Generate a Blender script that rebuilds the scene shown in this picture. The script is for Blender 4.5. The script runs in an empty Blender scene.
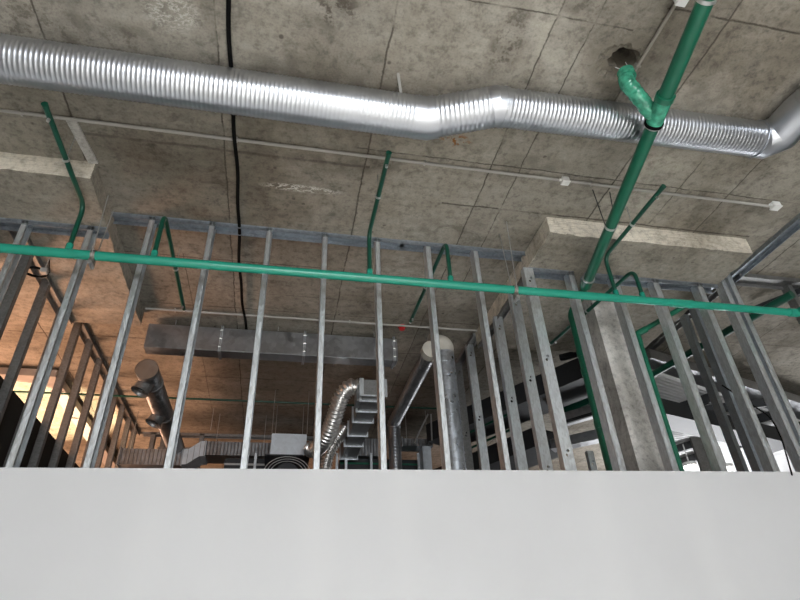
import bpy, bmesh, math, random
from mathutils import Vector, Matrix, Quaternion
random.seed(7)
S = bpy.context.scene
COL = S.collection
PI = math.pi
# ------------------------------------------------------------------ camera calibration
F = 560.0
def nv(*v): return Vector(v).normalized()
XA = nv(2879, -219, -560); YA = nv(-138, -380, -560); ZA = nv(-45, 843, -560)
EYE = Vector((0, 0, 1.6))
def ray(u, v):
    d = Vector((u-400, -(v-300), -F)); return Vector((d.dot(XA), d.dot(YA), d.dot(ZA)))
def onY(u, v, Y): r = ray(u, v); return EYE + r*(Y/r.y)
def onZ(u, v, Z): r = ray(u, v); return EYE + r*((Z-1.6)/r.z)
def onX(u, v, X): r = ray(u, v); return EYE + r*(X/r.x)
cam = bpy.data.cameras.new('camera'); co = bpy.data.objects.new('camera', cam); COL.objects.link(co)
co.matrix_world = Matrix.Translation(EYE) @ Matrix((XA, YA, ZA)).to_4x4()
cam.sensor_width = 36; cam.lens = F*36/800; cam.clip_start = .02; S.camera = co
CE = 4.1            # slab soffit height
PD = 2.93           # stud front plane

# ------------------------------------------------------------------ materials
def newmat(name):
    m = bpy.data.materials.new(name); m.use_nodes = True
    nt = m.node_tree; b = nt.nodes['Principled BSDF']; return m, nt, b
def L(nt, a, b): nt.links.new(a, b)
def node(nt, t, **k):
    n = nt.nodes.new(t)
    for q, v in k.items(): setattr(n, q, v)
    return n
def coords(nt, scale=(1, 1, 1), kind='Object'):
    tc = node(nt, 'ShaderNodeTexCoord'); mp = node(nt, 'ShaderNodeMapping'); mp.inputs['Scale'].default_value = scale
    if kind == 'World':
        g = node(nt, 'ShaderNodeNewGeometry'); L(nt, g.outputs['Position'], mp.inputs[0])
    else: L(nt, tc.outputs[kind], mp.inputs[0])
    return mp.outputs[0]
def noise(nt, vec, scale, detail=4, rough=.55, dist=0):
    n = node(nt, 'ShaderNodeTexNoise'); L(nt, vec, n.inputs['Vector'])
    n.inputs['Scale'].default_value = scale; n.inputs['Detail'].default_value = detail
    n.inputs['Roughness'].default_value = rough; n.inputs['Distortion'].default_value = dist
    return n.outputs['Fac']
def math_(nt, op, a, b=None, c=None):
    n = node(nt, 'ShaderNodeMath', operation=op)
    for i, x in enumerate((a, b, c)):
        if x is None: continue
        if isinstance(x, (int, float)): n.inputs[i].default_value = x
        else: L(nt, x, n.inputs[i])
    return n.outputs[0]
def ramp(nt, fac, stops):
    n = node(nt, 'ShaderNodeValToRGB'); L(nt, fac, n.inputs[0])
    e = n.color_ramp.elements
    while len(e) < len(stops): e.new(.5)
    for i, (p, c) in enumerate(stops):
        e[i].position = p; e[i].color = (c, c, c, 1) if isinstance(c, (int, float)) else (*c, 1)
    return n.outputs[0]
def smooth(nt, x, a, b, lo=0., hi=1.):
    n = node(nt, 'ShaderNodeMapRange', interpolation_type='SMOOTHSTEP'); L(nt, x, n.inputs[0])
    for i, v in enumerate((a, b, lo, hi)): n.inputs[i+1].default_value = v
    return n.outputs[0]
def mix(nt, fac, a, b, mode='MIX'):
    n = node(nt, 'ShaderNodeMix', data_type='RGBA', blend_type=mode)
    for s, x in ((0, fac), (6, a), (7, b)):
        if isinstance(x, (int, float)) and s == 0: n.inputs[0].default_value = x
        elif isinstance(x, (int, float)): n.inputs[s].default_value = (x, x, x, 1)
        elif isinstance(x, tuple): n.inputs[s].default_value = (*x, 1)
        else: L(nt, x, n.inputs[s])
    return n.outputs[2]
def bump(nt, b, h, strength=.2, dist=.01):
    n = node(nt, 'ShaderNodeBump'); n.inputs['Strength'].default_value = strength; n.inputs['Distance'].default_value = dist
    L(nt, h, n.inputs['Height']); L(nt, n.outputs[0], b.inputs['Normal'])

def mat_plain(name, col, rough=.5, metal=0., var=.12, spec=None, scale=6):
    m, nt, b = newmat(name); v = coords(nt)
    n = noise(nt, v, scale, 5)
    lo = tuple(c*(1-var) for c in col); hi = tuple(min(1, c*(1+var)) for c in col)
    L(nt, ramp(nt, n, [(.3, lo), (.7, hi)]), b.inputs['Base Color'])
    b.inputs['Roughness'].default_value = rough; b.inputs['Metallic'].default_value = metal
    if spec is not None: b.inputs['Specular IOR Level'].default_value = spec
    return m
def mat_galv(name, col, rough=.36, metal=.9, spangle=.18, scale=40, stretch=(1, 1, 1), bmp=.05):
    m, nt, b = newmat(name); v = coords(nt, stretch)
    vo = node(nt, 'ShaderNodeTexVoronoi'); L(nt, v, vo.inputs['Vector']); vo.inputs['Scale'].default_value = scale
    vo.feature = 'F1'
    sep = node(nt, 'ShaderNodeSeparateColor'); L(nt, vo.outputs['Color'], sep.inputs[0])
    n = noise(nt, v, 5, 4)
    s = math_(nt, 'ADD', math_(nt, 'MULTIPLY', sep.outputs[0], .5), math_(nt, 'MULTIPLY', n, .5))
    lo = tuple(c*(1-spangle) for c in col); hi = tuple(min(1, c*(1+spangle)) for c in col)
    L(nt, ramp(nt, s, [(.2, lo), (.8, hi)]), b.inputs['Base Color'])
    L(nt, smooth(nt, s, .1, .9, rough-.08, rough+.12), b.inputs['Roughness'])
    b.inputs['Metallic'].default_value = metal
    bump(nt, b, math_(nt, 'ADD', n, math_(nt, 'MULTIPLY', sep.outputs[1], .3)), bmp, .01)
    return m

def mat_ceiling(name, light=1.0, seams=True, grey=0):
    m, nt, b = newmat(name); v = coords(nt, kind='World')
    base_n = noise(nt, v, 1.1, 8, .62, .4)
    fine = noise(nt, v, 26, 6, .65)
    mid = noise(nt, v, 5.5, 7, .66, .8)
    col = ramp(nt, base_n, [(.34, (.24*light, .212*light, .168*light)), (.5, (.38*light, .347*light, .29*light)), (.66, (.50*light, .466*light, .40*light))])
    col = mix(nt, .9, col, ramp(nt, mid, [(.3, .58), (.43, .94), (.7, 1.12)]), 'MULTIPLY')
    col = mix(nt, .8, col, ramp(nt, fine, [(.34, .58), (.5, .98), (.7, 1.1)]), 'MULTIPLY')
    vf = noise(nt, v, 90, 4, .7)
    col = mix(nt, .6, col, ramp(nt, vf, [(.36, .75), (.5, 1.0), (.66, 1.08)]), 'MULTIPLY')
    # long soft board marks across the formwork
    st = noise(nt, coords(nt, (1.2, 9, 1), 'World'), 2.2, 6, .6, .3)
    col = mix(nt, .5, col, ramp(nt, st, [(.3, .78), (.6, 1.08)]), 'MULTIPLY')
    h = math_(nt, 'ADD', math_(nt, 'MULTIPLY', fine, .5), mid)
    # pock marks
    vo = node(nt, 'ShaderNodeTexVoronoi'); L(nt, v, vo.inputs['Vector']); vo.inputs['Scale'].default_value = 7
    pock = math_(nt, 'MULTIPLY', smooth(nt, vo.outputs['Distance'], .05, .11, 1, 0), smooth(nt, mid, .5, .56))
    col = mix(nt, math_(nt, 'MULTIPLY', pock, .75), col, (.07, .06, .05))
    if seams:
        sp = node(nt, 'ShaderNodeSeparateXYZ'); L(nt, v, sp.inputs[0])
        wob = math_(nt, 'MULTIPLY', math_(nt, 'SUBTRACT', noise(nt, v, 2.2, 8, .75), .5), .05)
        x = math_(nt, 'ADD', sp.outputs[0], wob); y = math_(nt, 'ADD', sp.outputs[1], wob)
        brk = smooth(nt, noise(nt, v, 4.5, 4, .7), .36, .5)
        def line(ax, p, w, lo=None, hi=None, other=None, k=1.0):
            d = math_(nt, 'ABSOLUTE', math_(nt, 'SUBTRACT', ax, p))
            f = smooth(nt, d, w*.2, w*1.25, k, 0)
            f = math_(nt, 'MULTIPLY', f, math_(nt, 'ADD', math_(nt, 'MULTIPLY', brk, .75), .25))
            if lo is not None:
                f = math_(nt, 'MULTIPLY', f, math_(nt, 'GREATER_THAN', other, lo))
                f = math_(nt, 'MULTIPLY', f, math_(nt, 'LESS_THAN', other, hi))
            return f
        ls = [line(x, .37, .006), line(x, 1.115, .005), line(x, 1.30, .004, 1.0, 3.4, y), line(x, 1.93, .006), line(x, 2.38, .004, 1.9, 2.5, y),
              line(x, -.43, .005), line(x, -1.2, .006, .4, 2.5, y), line(x, 2.75, .005), line(x, -2.0, .006), line(x, -2.75, .006), line(x, 3.6, .006), line(x, 4.4, .006), line(x, -.76, .003, 3.3, 9, y),
              line(y, 3.33, .005, -3, .2, x), line(y, 3.96, .005), line(y, 3.72, .004, -1.2, 1.0, x, .7), line(y, 4.55, .006), line(y, 5.25, .006), line(y, 5.92, .006), line(y, 6.7, .005), line(y, 7.5, .006), line(y, 8.6, .006),
              line(y, 2.52, .008, .9, 3.2, x), line(y, 2.16, .005, .3, 3.4, x), line(y, 1.235, .005, .4, 1.5, x), line(y, 1.11, .006, 1.6, 4, x), line(y, 1.95, .004, -3, -.4, x, .7), line(y, 2.3, .012, -1.2, .4, x, .6), line(y, .3, .006)]
        f = ls[0]
        for q in ls[1:]: f = math_(nt, 'MAXIMUM', f, q)
        col = mix(nt, math_(nt, 'MULTIPLY', f, .8), col, (.05, .042, .034))
        # bay to bay tint from different sheets of formwork
        t = None
        for p, c in ((-2.0, .06), (-1.2, -.16), (-.43, .13), (.37, .10), (1.115, -.14), (1.93, .14), (2.75, -.1), (3.6, .06)):
            g = math_(nt, 'MULTIPLY', math_(nt, 'GREATER_THAN', x, p), c); t = g if t is None else math_(nt, 'ADD', t, g)
        for p, c in ((2.16, -.04), (3.33, -.04), (3.96, .05), (4.55, -.07), (5.25, .06), (5.92, -.05)):
            t = math_(nt, 'ADD', t, math_(nt, 'MULTIPLY', math_(nt, 'GREATER_THAN', y, p), c))
        t = math_(nt, 'ADD', t, .97)
        cc = node(nt, 'ShaderNodeCombineColor')
        for i in range(3): L(nt, t, cc.inputs[i])
        col = mix(nt, 1, col, cc.outputs[0], 'MULTIPLY')
        def blob(cx, cy, rx, ry):
            a = math_(nt, 'POWER', math_(nt, 'DIVIDE', math_(nt, 'SUBTRACT', sp.outputs[0], cx), rx), 2)
            c = math_(nt, 'POWER', math_(nt, 'DIVIDE', math_(nt, 'SUBTRACT', sp.outputs[1], cy), ry), 2)
            return smooth(nt, math_(nt, 'ADD', a, c), .1, 1.2, 1, 0)
        grime = smooth(nt, noise(nt, v, 13, 8, .72), .45, .6)
        for q in ((-1.25, 1.7, .3, .28, .65), (-.85, 1.7, .16, .1, .6), (.1, 1.38, .13, .12, .85), (0, 1.75, .45, .12, .45), (.93, 1.4, .1, .24, .75), (.75, 1.75, .5, .07, .4), (.1, 2.3, .45, .1, .4), (1.2, 1.15, .2, .08, .6), (1.0, 2.75, .3, .1, .5), (.45, 2.25, .14, .12, .55), (-.3, 3.3, .14, .3, .7), (.75, 3.2, .22, .05, .6), (2.1, 1.5, .12, .1, .45), (1.4, 2.1, .3, .06, .35)):
            col = mix(nt, math_(nt, 'MULTIPLY', math_(nt, 'MULTIPLY', blob(*q[:4]), grime), q[4]), col, (.06, .048, .036))
        # lime bloom along a hairline crack
        wv = math_(nt, 'ABSOLUTE', math_(nt, 'SUBTRACT', noise(nt, coords(nt, (7, 14, 1), 'World'), 1.7, 5, .7), .5))
        ef = math_(nt, 'MULTIPLY', smooth(nt, wv, .012, .05, 1, 0), blob(.02, 2.535, .27, .035))
        col = mix(nt, math_(nt, 'MULTIPLY', ef, .85), col, (.62, .6, .54))
        ef = math_(nt, 'MULTIPLY', smooth(nt, wv, .01, .035, 1, 0), blob(-.62, 1.52, .14, .12))
        col = mix(nt, math_(nt, 'MULTIPLY', ef, .6), col, (.55, .53, .48))
        # rust spots
        rs = math_(nt, 'MULTIPLY', blob(.85, 2.02, .1, .05), smooth(nt, noise(nt, v, 30, 3), .54, .62))
        col = mix(nt, rs, col, (.22, .09, .02))
        # clean ring around the broken hole
        rg = math_(nt, 'MULTIPLY', blob(1.53, 1.41, .2, .17), .7)
        col = mix(nt, math_(nt, 'MULTIPLY', rg, grime), col, (.16, .14, .11))
        h = math_(nt, 'SUBTRACT', h, math_(nt, 'MULTIPLY', f, .8))
    if grey:
        hs = node(nt, 'ShaderNodeHueSaturation'); hs.inputs['Saturation'].default_value = 1-grey; L(nt, col, hs.inputs['Color']); col = hs.outputs[0]
    L(nt, col, b.inputs['Base Color']); b.inputs['Roughness'].default_value = .92
    b.inputs['Specular IOR Level'].default_value = .15
    bump(nt, b, h, .4, .012)
    return m

M = {}
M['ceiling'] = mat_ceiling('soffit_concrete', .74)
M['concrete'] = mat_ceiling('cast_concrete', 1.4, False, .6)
M['panelcon'] = mat_ceiling('drop_panel_concrete', .8, False)
M['litface'] = mat_ceiling('lit_face_concrete', 1.55, False)  # lighter copy of the panel concrete, window light put into its colour
M['darkcon'] = mat_plain('dark_concrete', (.05, .045, .04), .95)
M['paint'] = mat_plain('white_wall_paint', (.62, .62, .615), .65, var=.03, scale=1.5)
M['floor'] = mat_plain('screed_floor', (.56, .555, .54), .6)
M['roomwall'] = mat_plain('plastered_wall', (.6, .58, .55), .8)
M['darkwall'] = mat_plain('shade_dark_wall', (.03, .027, .023), .9)  # near black; the shade of the back room is put into the colour
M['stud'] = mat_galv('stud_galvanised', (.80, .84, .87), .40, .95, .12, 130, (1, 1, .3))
M['track'] = mat_galv('track_galvanised', (.30, .33, .36), .4, .85, .2, 60)  # darkened; the dark reflection in the flange is put into the colour
M['studdark'] = mat_galv('shaded_galvanised', (.27, .27, .265), .5, .8, .2, 90)  # dark copy of the stud zinc, backlit shade put into the colour
M['studblue'] = mat_galv('bluish_galvanised', (.42, .47, .50), .42, .9, .15, 110)
m, nt, b = newmat('duct_galvanised'); v = coords(nt)
c_ = ramp(nt, noise(nt, v, 3, 4, .6), [(.3, (.50, .52, .56)), (.7, (.60, .62, .66))]); L(nt, c_, b.inputs['Base Color'])
b.inputs['Metallic'].default_value = .97; L(nt, smooth(nt, noise(nt, v, 2, 3), .3, .7, .29, .36), b.inputs['Roughness']); M['duct'] = m
M['rduct'] = mat_galv('sheet_duct', (.42, .43, .445), .36, .92, .14, 30)
M['shadegrey'] = mat_plain('shade_grey_sheet', (.36, .34, .32), .7)  # grey of the far left shade band
M['hose'] = mat_plain('crinkled_aluminium_foil', (.85, .83, .80), .3, .9)
M['foil'] = mat_galv('foil_insulation', (.66, .70, .76), .33, .9, .2, 40, bmp=.12)
M['box'] = mat_galv('zinc_sheet', (.72, .76, .8), .55, .45, .08, 30)
M['green'] = mat_plain('teal_green_plastic', (.018, .27, .185), .26, var=.08)
M['green2'] = mat_plain('bottle_green_plastic', (.007, .12, .066), .33, var=.15)
M['green3'] = mat_plain('dark_green_plastic', (.004, .062, .037), .35, var=.15)  # on the branch pipes this puts their unlit undersides into the colour
M['greenwrap'] = mat_plain('clear_wrapped_green', (.05, .30, .19), .16, var=.45, scale=30)
M['white'] = mat_plain('white_plastic', (.7, .7, .68), .45, var=.04)
M['conduit'] = mat_plain('grey_plastic_conduit', (.34, .325, .30), .5, var=.1)
M['greyc'] = mat_plain('cement_stained_conduit', (.26, .24, .2), .7)
M['steel'] = mat_plain('zinc_steel', (.55, .55, .54), .35, .85)
M['black'] = mat_plain('black_rubber', (.004, .004, .004), .85, spec=.1)
M['insul'] = mat_plain('cream_insulation', (.6, .57, .5), .8)
M['deck'] = mat_plain('white_ribbed_sheet', (.8, .8, .8), .5, var=.04)
M['darksteel'] = mat_plain('dark_steel', (.035, .037, .04), .5, .3)
M['red'] = mat_plain('red_plastic', (.5, .02, .02), .4)
M['rust'] = mat_plain('copper_lit_cap', (.34, .27, .22), .4, .8)  # coppery warm light on the duct cap, put into its colour
M['clamp'] = mat_galv('rusty_clamp_steel', (.28, .26, .23), .45, .85, .3, 80)
def emis(name, col, s):
    m, nt, b = newmat(name); b.inputs['Emission Color'].default_value = (*col, 1); b.inputs['Emission Strength'].default_value = s; return m
M['lamp'] = emis('lit_lamp', (1, .97, .9), 14)

# ------------------------------------------------------------------ mesh helpers
def obj(name, bm, mat, parent=None, smooth_=False, loc=None):
    me = bpy.data.meshes.new(name); bm.normal_update(); bm.to_mesh(me); bm.free()
    if smooth_:
        for p in me.polygons: p.use_smooth = True
        if smooth_ in ('auto', 'rib', 'hard'):
            try: me.set_sharp_from_angle(angle=math.radians({'auto': 40, 'rib': 80, 'hard': 12}[smooth_]))
            except Exception: pass
    me.materials.append(M[mat] if isinstance(mat, str) else mat)
    o = bpy.data.objects.new(name, me); COL.objects.link(o)
    if parent: o.parent = parent
    if loc: o.location = loc
    return o
def empty(name, loc=(0, 0, 0), rz=0):
    o = bpy.data.objects.new(name, None); o.empty_display_size = .1; COL.objects.link(o); o.location = loc; o.rotation_euler = (0, 0, rz); return o
def tag(o, label, cat, group=None, kind=None):
    o['label'] = label; o['category'] = cat
    if group: o['group'] = group
    if kind: o['kind'] = kind
    return o
def struct(o): o['kind'] = 'structure'; return o
def box(bm, x0, y0, z0, x1, y1, z1, R=None):
    vs = [Vector((x, y, z)) for z in (z0, z1) for y in (y0, y1) for x in (x0, x1)]
    if R is not None: vs = [R @ v for v in vs]
    v = [bm.verts.new(q) for q in vs]
    for f in ((0, 2, 3, 1), (4, 5, 7, 6), (0, 1, 5, 4), (2, 6, 7, 3), (0, 4, 6, 2), (1, 3, 7, 5)): bm.faces.new([v[i] for i in f])
def obox(name, b, mat, parent=None, bevel=0):
    bm = bmesh.new(); box(bm, *b)
    if bevel: bmesh.ops.bevel(bm, geom=bm.edges[:], offset=bevel, segments=2, affect='EDGES')
    return obj(name, bm, mat, parent)
def fillet(pts, r, n=8):
    pts = [Vector(p) for p in pts]; out = [pts[0]]
    for i in range(1, len(pts)-1):
        a, p, c = pts[i-1], pts[i], pts[i+1]; u = (a-p); w = (c-p)
        ang = u.angle(w)
        if ang > PI-.02: out.append(p); continue
        t = min(r/math.tan(ang/2), u.length*.48, w.length*.48); s = p+u.normalized()*t; e = p+w.normalized()*t
        for k in range(n+1):
            q = k/n; out.append((1-q)**2*s + 2*q*(1-q)*p + q*q*e)
    out.append(pts[-1]); return out
def sweep(bm, pts, rfun, n=16, step=None, cap=True):
    """tube through pts with mitred corners; rfun(s, phi) -> radius"""
    pts = [Vector(p) for p in pts]
    if not callable(rfun): rr = rfun; rfun = lambda s, a: rr
    d0 = (pts[1]-pts[0]).normalized()
    up = Vector((0, 0, 1)) if abs(d0.z) < .9 else Vector((0, 1, 0))
    e1 = d0.cross(up).normalized(); e2 = d0.cross(e1).normalized()
    s = 0; rings = []; dprev = None
    for i in range(len(pts)-1):
        a, b = pts[i], pts[i+1]; d = (b-a).normalized(); ln = (b-a).length
        if dprev is not None:
            q = dprev.rotation_difference(d); e1 = q @ e1; e2 = q @ e2
        r0 = rfun(s, 0)
        mA = 0 if i == 0 else r0*math.tan(min(dprev.angle(d), 2.5)/2)*1.02
        dn = (pts[i+2]-b).normalized() if i+2 < len(pts) else None
        mB = 0 if dn is None else r0*math.tan(min(d.angle(dn), 2.5)/2)*1.02
        ts = []
        if i == 0: ts.append(0)
        if step:
            k = max(1, int((ln-mA-mB)/step)) if ln > mA+mB else 0
            ts += [mA+(ln-mA-mB)*(j+.5)/k for j in range(k)] if k else []
        if i == len(pts)-2: ts.append(ln)
        for t in ts: rings.append([a+d*t+(e1*math.cos(w)+e2*math.sin(w))*rfun(s+t, w) for w in (2*PI*k/n for k in range(n))])
        if dn is not None:
            pn = (d+dn).normalized() if (d+dn).length > 1e-4 else d
            rg = []
            for k in range(n):
                w = 2*PI*k/n; o = (e1*math.cos(w)+e2*math.sin(w))*r0
                rg.append(b+o - d*(o.dot(pn)/d.dot(pn)))
            rings.append(rg)
        dprev = d; s += ln
    vr = [[bm.verts.new(p) for p in r] for r in rings]
    for A, B in zip(vr, vr[1:]):
        for k in range(n): bm.faces.new((A[k], A[(k+1) % n], B[(k+1) % n], B[k]))
    if cap: bm.faces.new(vr[0][::-1]); bm.faces.new(vr[-1])
    bmesh.ops.recalc_face_normals(bm, faces=bm.faces[:])
def tube(name, pts, r, mat, parent=None, n=14, fil=0, step=None, cap=True, sm='auto'):
    if fil: pts = fillet(pts, fil)
    if callable(r): sm = 'rib'
    bm = bmesh.new(); sweep(bm, pts, r, n, step, cap); return obj(name, bm, mat, parent, sm)
def ribs(r, pitch=.03, h=.0028, spread=.2):
    def f(s, a):
        q = (s/pitch + a/(2*PI)) % 1
        return r + (h*math.cos((q-.5)/spread*PI/2) if abs(q-.5) < spread else 0)
    return f
def corr(r, pitch=.02, h=.005):
    return lambda s, a: r + h*math.sin(2*PI*s/pitch)
def obeam(name, a, b, w, h, mat, parent=None, th=None):
    """rectangular bar between two points, width w (sideways) and height h"""
    a = Vector(a); b = Vector(b); d = (b-a).normalized(); up = Vector((0, 0, 1))
    if abs(d.z) > .9: up = Vector((0, 1, 0))
    sd = d.cross(up).normalized(); u2 = sd.cross(d).normalized()
    R = Matrix((sd, d, u2)).transposed(); ln = (b-a).length
    bm = bmesh.new(); box(bm, -w/2, 0, -h/2, w/2, ln, h/2)
    for v in bm.verts: v.co = a + R @ v.co
    return obj(name, bm, mat, parent)

# ------------------------------------------------------------------ the room shell
bm = bmesh.new(); box(bm, -6.5, -6.5, CE, 9.5, 13, CE+.9)
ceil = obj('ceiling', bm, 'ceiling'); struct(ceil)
def jag(cx, cy, r, z0, z1, n=26, amp=.16, taper=1.0, seed=1):
    rnd = random.Random(seed); bm = bmesh.new()
    rs = [r*(1+amp*(rnd.random()-.5)*2) for _ in range(n)]
    lo = [bm.verts.new((cx+rs[k]*math.cos(2*PI*k/n), cy+rs[k]*math.sin(2*PI*k/n)*.8, z0)) for k in range(n)]
    hi = [bm.verts.new((cx+rs[k]*taper*math.cos(2*PI*k/n), cy+rs[k]*taper*math.sin(2*PI*k/n)*.8, z1)) for k in range(n)]
    for k in range(n): bm.faces.new((lo[k], lo[(k+1) % n], hi[(k+1) % n], hi[k]))
    bm.faces.new(lo[::-1]); bm.faces.new(hi); bmesh.ops.recalc_face_normals(bm, faces=bm.faces[:]); return bm
def cut(target, bm):
    me = bpy.data.meshes.new('cut'); bm.to_mesh(me); bm.free(); c = bpy.data.objects.new('cut', me); COL.objects.link(c)
    md = target.modifiers.new('cut', 'BOOLEAN'); md.object = c; md.operation = 'DIFFERENCE'; md.solver = 'EXACT'
    bpy.context.view_layer.update()
    dg = bpy.context.evaluated_depsgraph_get(); ev = target.evaluated_get(dg)
    nm = bpy.data.meshes.new_from_object(ev); target.modifiers.clear(); target.data = nm
    bpy.data.objects.remove(c)
HX, HY = 1.545, 1.40
cut(ceil, jag(HX-.015, HY+.005, .138, CE-.01, CE+.018, 48, .13, .66, 3))
cut(ceil, jag(HX, HY-.01, .075, CE-.05, CE+.85, 22, .16, .95, 5))
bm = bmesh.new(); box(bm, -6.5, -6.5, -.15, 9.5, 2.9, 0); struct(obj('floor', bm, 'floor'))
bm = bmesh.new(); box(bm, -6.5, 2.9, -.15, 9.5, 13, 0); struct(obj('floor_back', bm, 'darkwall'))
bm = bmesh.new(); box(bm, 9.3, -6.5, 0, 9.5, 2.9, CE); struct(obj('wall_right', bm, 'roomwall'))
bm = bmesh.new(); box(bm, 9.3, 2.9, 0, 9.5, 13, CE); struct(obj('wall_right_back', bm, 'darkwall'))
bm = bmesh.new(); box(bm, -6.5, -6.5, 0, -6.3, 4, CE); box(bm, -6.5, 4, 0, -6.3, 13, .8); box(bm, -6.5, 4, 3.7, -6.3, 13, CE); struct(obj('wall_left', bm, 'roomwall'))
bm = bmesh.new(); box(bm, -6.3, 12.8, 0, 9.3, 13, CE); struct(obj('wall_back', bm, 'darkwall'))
bm = bmesh.new(); box(bm, -6.3, -6.5, 0, 9.3, -6.3, .5); box(bm, -6.3, -6.5, 3.3, 9.3, -6.3, CE); box(bm, -6.3, -6.5, .5, -2.0, -6.3, 3.3); box(bm, 3.0, -6.5, .5, 9.3, -6.3, 3.3)
struct(obj('wall_rear', bm, 'roomwall'))
bm = bmesh.new()
for i in range(3): x = -2.0+i*2.5; box(bm, x-.03, -6.45, .5, x+.03, -6.35, 3.3)
box(bm, -2, -6.45, .5, 3, -6.35, .56); box(bm, -2, -6.45, 3.24, 3, -6.35, 3.3); struct(obj('window_1', bm, 'white'))
bm = bmesh.new(); box(bm, -6.3, 2.93, 0, -2.03, 3.03, CE); struct(obj('light_stop_left', bm, 'roomwall'))  # unseen wall, added to stop warm light leaking into the front room
# the painted board partition, its top edge a touch higher to the right
bm = bmesh.new()
xs = (-6.3, 5.2); zt = lambda x: 2.473+.0115*(x+1.27)
vs = [bm.verts.new((x, y, z)) for y in (2.905, 2.929) for x, z in ((xs[0], 0), (xs[1], 0), (xs[1], zt(xs[1])), (xs[0], zt(xs[0])))]
for f in ((0, 1, 2, 3), (7, 6, 5, 4), (0, 4, 5, 1), (1, 5, 6, 2), (2, 6, 7, 3), (3, 7, 4, 0)): bm.faces.new([vs[i] for i in f])
m, nt, b = newmat('painted_plasterboard'); v = coords(nt)
sp = node(nt, 'ShaderNodeSeparateXYZ'); L(nt, v, sp.inputs[0])
c = ramp(nt, noise(nt, v, 1.3, 4, .5), [(.3, (.585, .588, .60)), (.7, (.63, .634, .648))])
tt = None
for p in (-.55, .22, .65, 1.75, 2.35):     # rolled paint passes, faintly different
    d = smooth(nt, math_(nt, 'ABSOLUTE', math_(nt, 'SUBTRACT', math_(nt, 'ADD', sp.outputs[0], math_(nt, 'MULTIPLY', noise(nt, v, 2, 2), .02)), p)), .0, .14, 1, 0)
    tt = d if tt is None else math_(nt, 'MAXIMUM', tt, d)
c = mix(nt, math_(nt, 'MULTIPLY', tt, .25), c, (.68, .68, .685)); L(nt, c, b.inputs['Base Color']); b.inputs['Roughness'].default_value = .62
bump(nt, b, noise(nt, v, 90, 3), .04, .004)
M['board'] = m
struct(obj('wall_front', bm, 'board'))
# thickened slabs over the columns
PL, PR = 3.972, 3.962
def roughbox(x0, y0, z0, x1, y1, z1, n=26, amp=.006, seed=2):
    bm = bmesh.new(); box(bm, x0, y0, z0, x1, y1, z1)
    bmesh.ops.subdivide_edges(bm, edges=bm.edges[:], cuts=n, use_grid_fill=True)
    rnd = random.Random(seed)
    for v in bm.verts:
        if v.co.z < z1-.002:
            e = 1 if v.co.z < z0+.01 and (abs(v.co.y-y0) < .01 or abs(v.co.x-x1) < .01 or abs(v.co.x-x0) < .01) else .35
            v.co += Vector((rnd.uniform(-1, 1), rnd.uniform(-1, 1), rnd.uniform(-.6, .6)))*amp*e
    return bm
def litface(o):  # sides turned to the light get the lighter concrete
    o.data.materials.append(M['litface'])
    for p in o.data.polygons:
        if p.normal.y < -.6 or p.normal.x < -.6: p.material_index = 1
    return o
o = struct(litface(obj('trim_1', roughbox(-2.75, 2.51, PL, -1.15, 4.12, CE+.01), 'panelcon'))); tag(o, 'dropped concrete slab panel at upper left', 'slab panel')
o = struct(litface(obj('trim_2', roughbox(1.637, 2.545, PR, 3.19, 4.09, CE+.01, seed=4), 'panelcon'))); tag(o, 'dropped concrete slab panel over the column', 'slab panel')
bm = bmesh.new(); box(bm, 2.25, 3.18, 0, 2.45, 3.40, PR+.005)
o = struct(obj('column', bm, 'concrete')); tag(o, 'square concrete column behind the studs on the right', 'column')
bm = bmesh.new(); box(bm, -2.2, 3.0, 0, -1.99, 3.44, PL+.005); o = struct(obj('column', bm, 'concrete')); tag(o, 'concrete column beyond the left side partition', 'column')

# ------------------------------------------------------------------ studs and tracks
def stud_mesh(ln, w=.034, d=.07, holes=False, t=.0022, lip=.008, ztop=None):
    """C section, web at x=0 (depth along y), open towards +x, front flange at y=0"""
    bm = bmesh.new()
    if not holes:
        box(bm, 0, 0, 0, t, d, ln)
    else:
        # web with paired round punchings, built flat then thickened
        loops = []; hz = ln-.09
        hs = []
        while hz > ln-2.0: hs += [(d*.42, hz), (d*.56, hz-.027)]; hz -= .62
        ev = []
        def loop(ps):
            v = [bm.verts.new((0, y, z)) for y, z in ps]
            return [bm.edges.new((v[i], v[(i+1) % len(v)])) for i in range(len(v))]
        ev += loop([(0, 0), (d, 0), (d, ln), (0, ln)])
        for y, z in hs: ev += loop([(y+.0095*math.cos(2*PI*k/10), z+.0095*math.sin(2*PI*k/10)) for k in range(10)])
        bmesh.ops.triangle_fill(bm, edges=ev, use_beauty=True)
        bmesh.ops.solidify(bm, geom=bm.faces[:], thickness=t)
    box(bm, 0, 0, 0, w, t, ln); box(bm, 0, d-t, 0, w, d, ln)
    box(bm, w-t, 0, 0, w, lip, ln); box(bm, w-t, d-lip, 0, w, d, ln)
    # pressed stiffening groove in the front flange
    box(bm, w*.42, -.0012, 0, w*.58, 0, ln)
    return bm
cache = {}
def stud(x, y, zb, zt, label, group, rz=0, holes=False, w=.034, d=.07, mat='stud', lean=0):
    key = (round(zt-zb, 3), holes, w, d, mat)
    if key in cache:
        o = bpy.data.objects.new('steel_stud', cache[key].data); COL.objects.link(o)
    else:
        o = obj('steel_stud', stud_mesh(zt-zb, w, d, holes), mat); cache[key] = o
    o.location = (x, y, zb); o.rotation_euler = (0, lean, rz)
    tag(o, label, 'stud', group); return o
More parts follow.
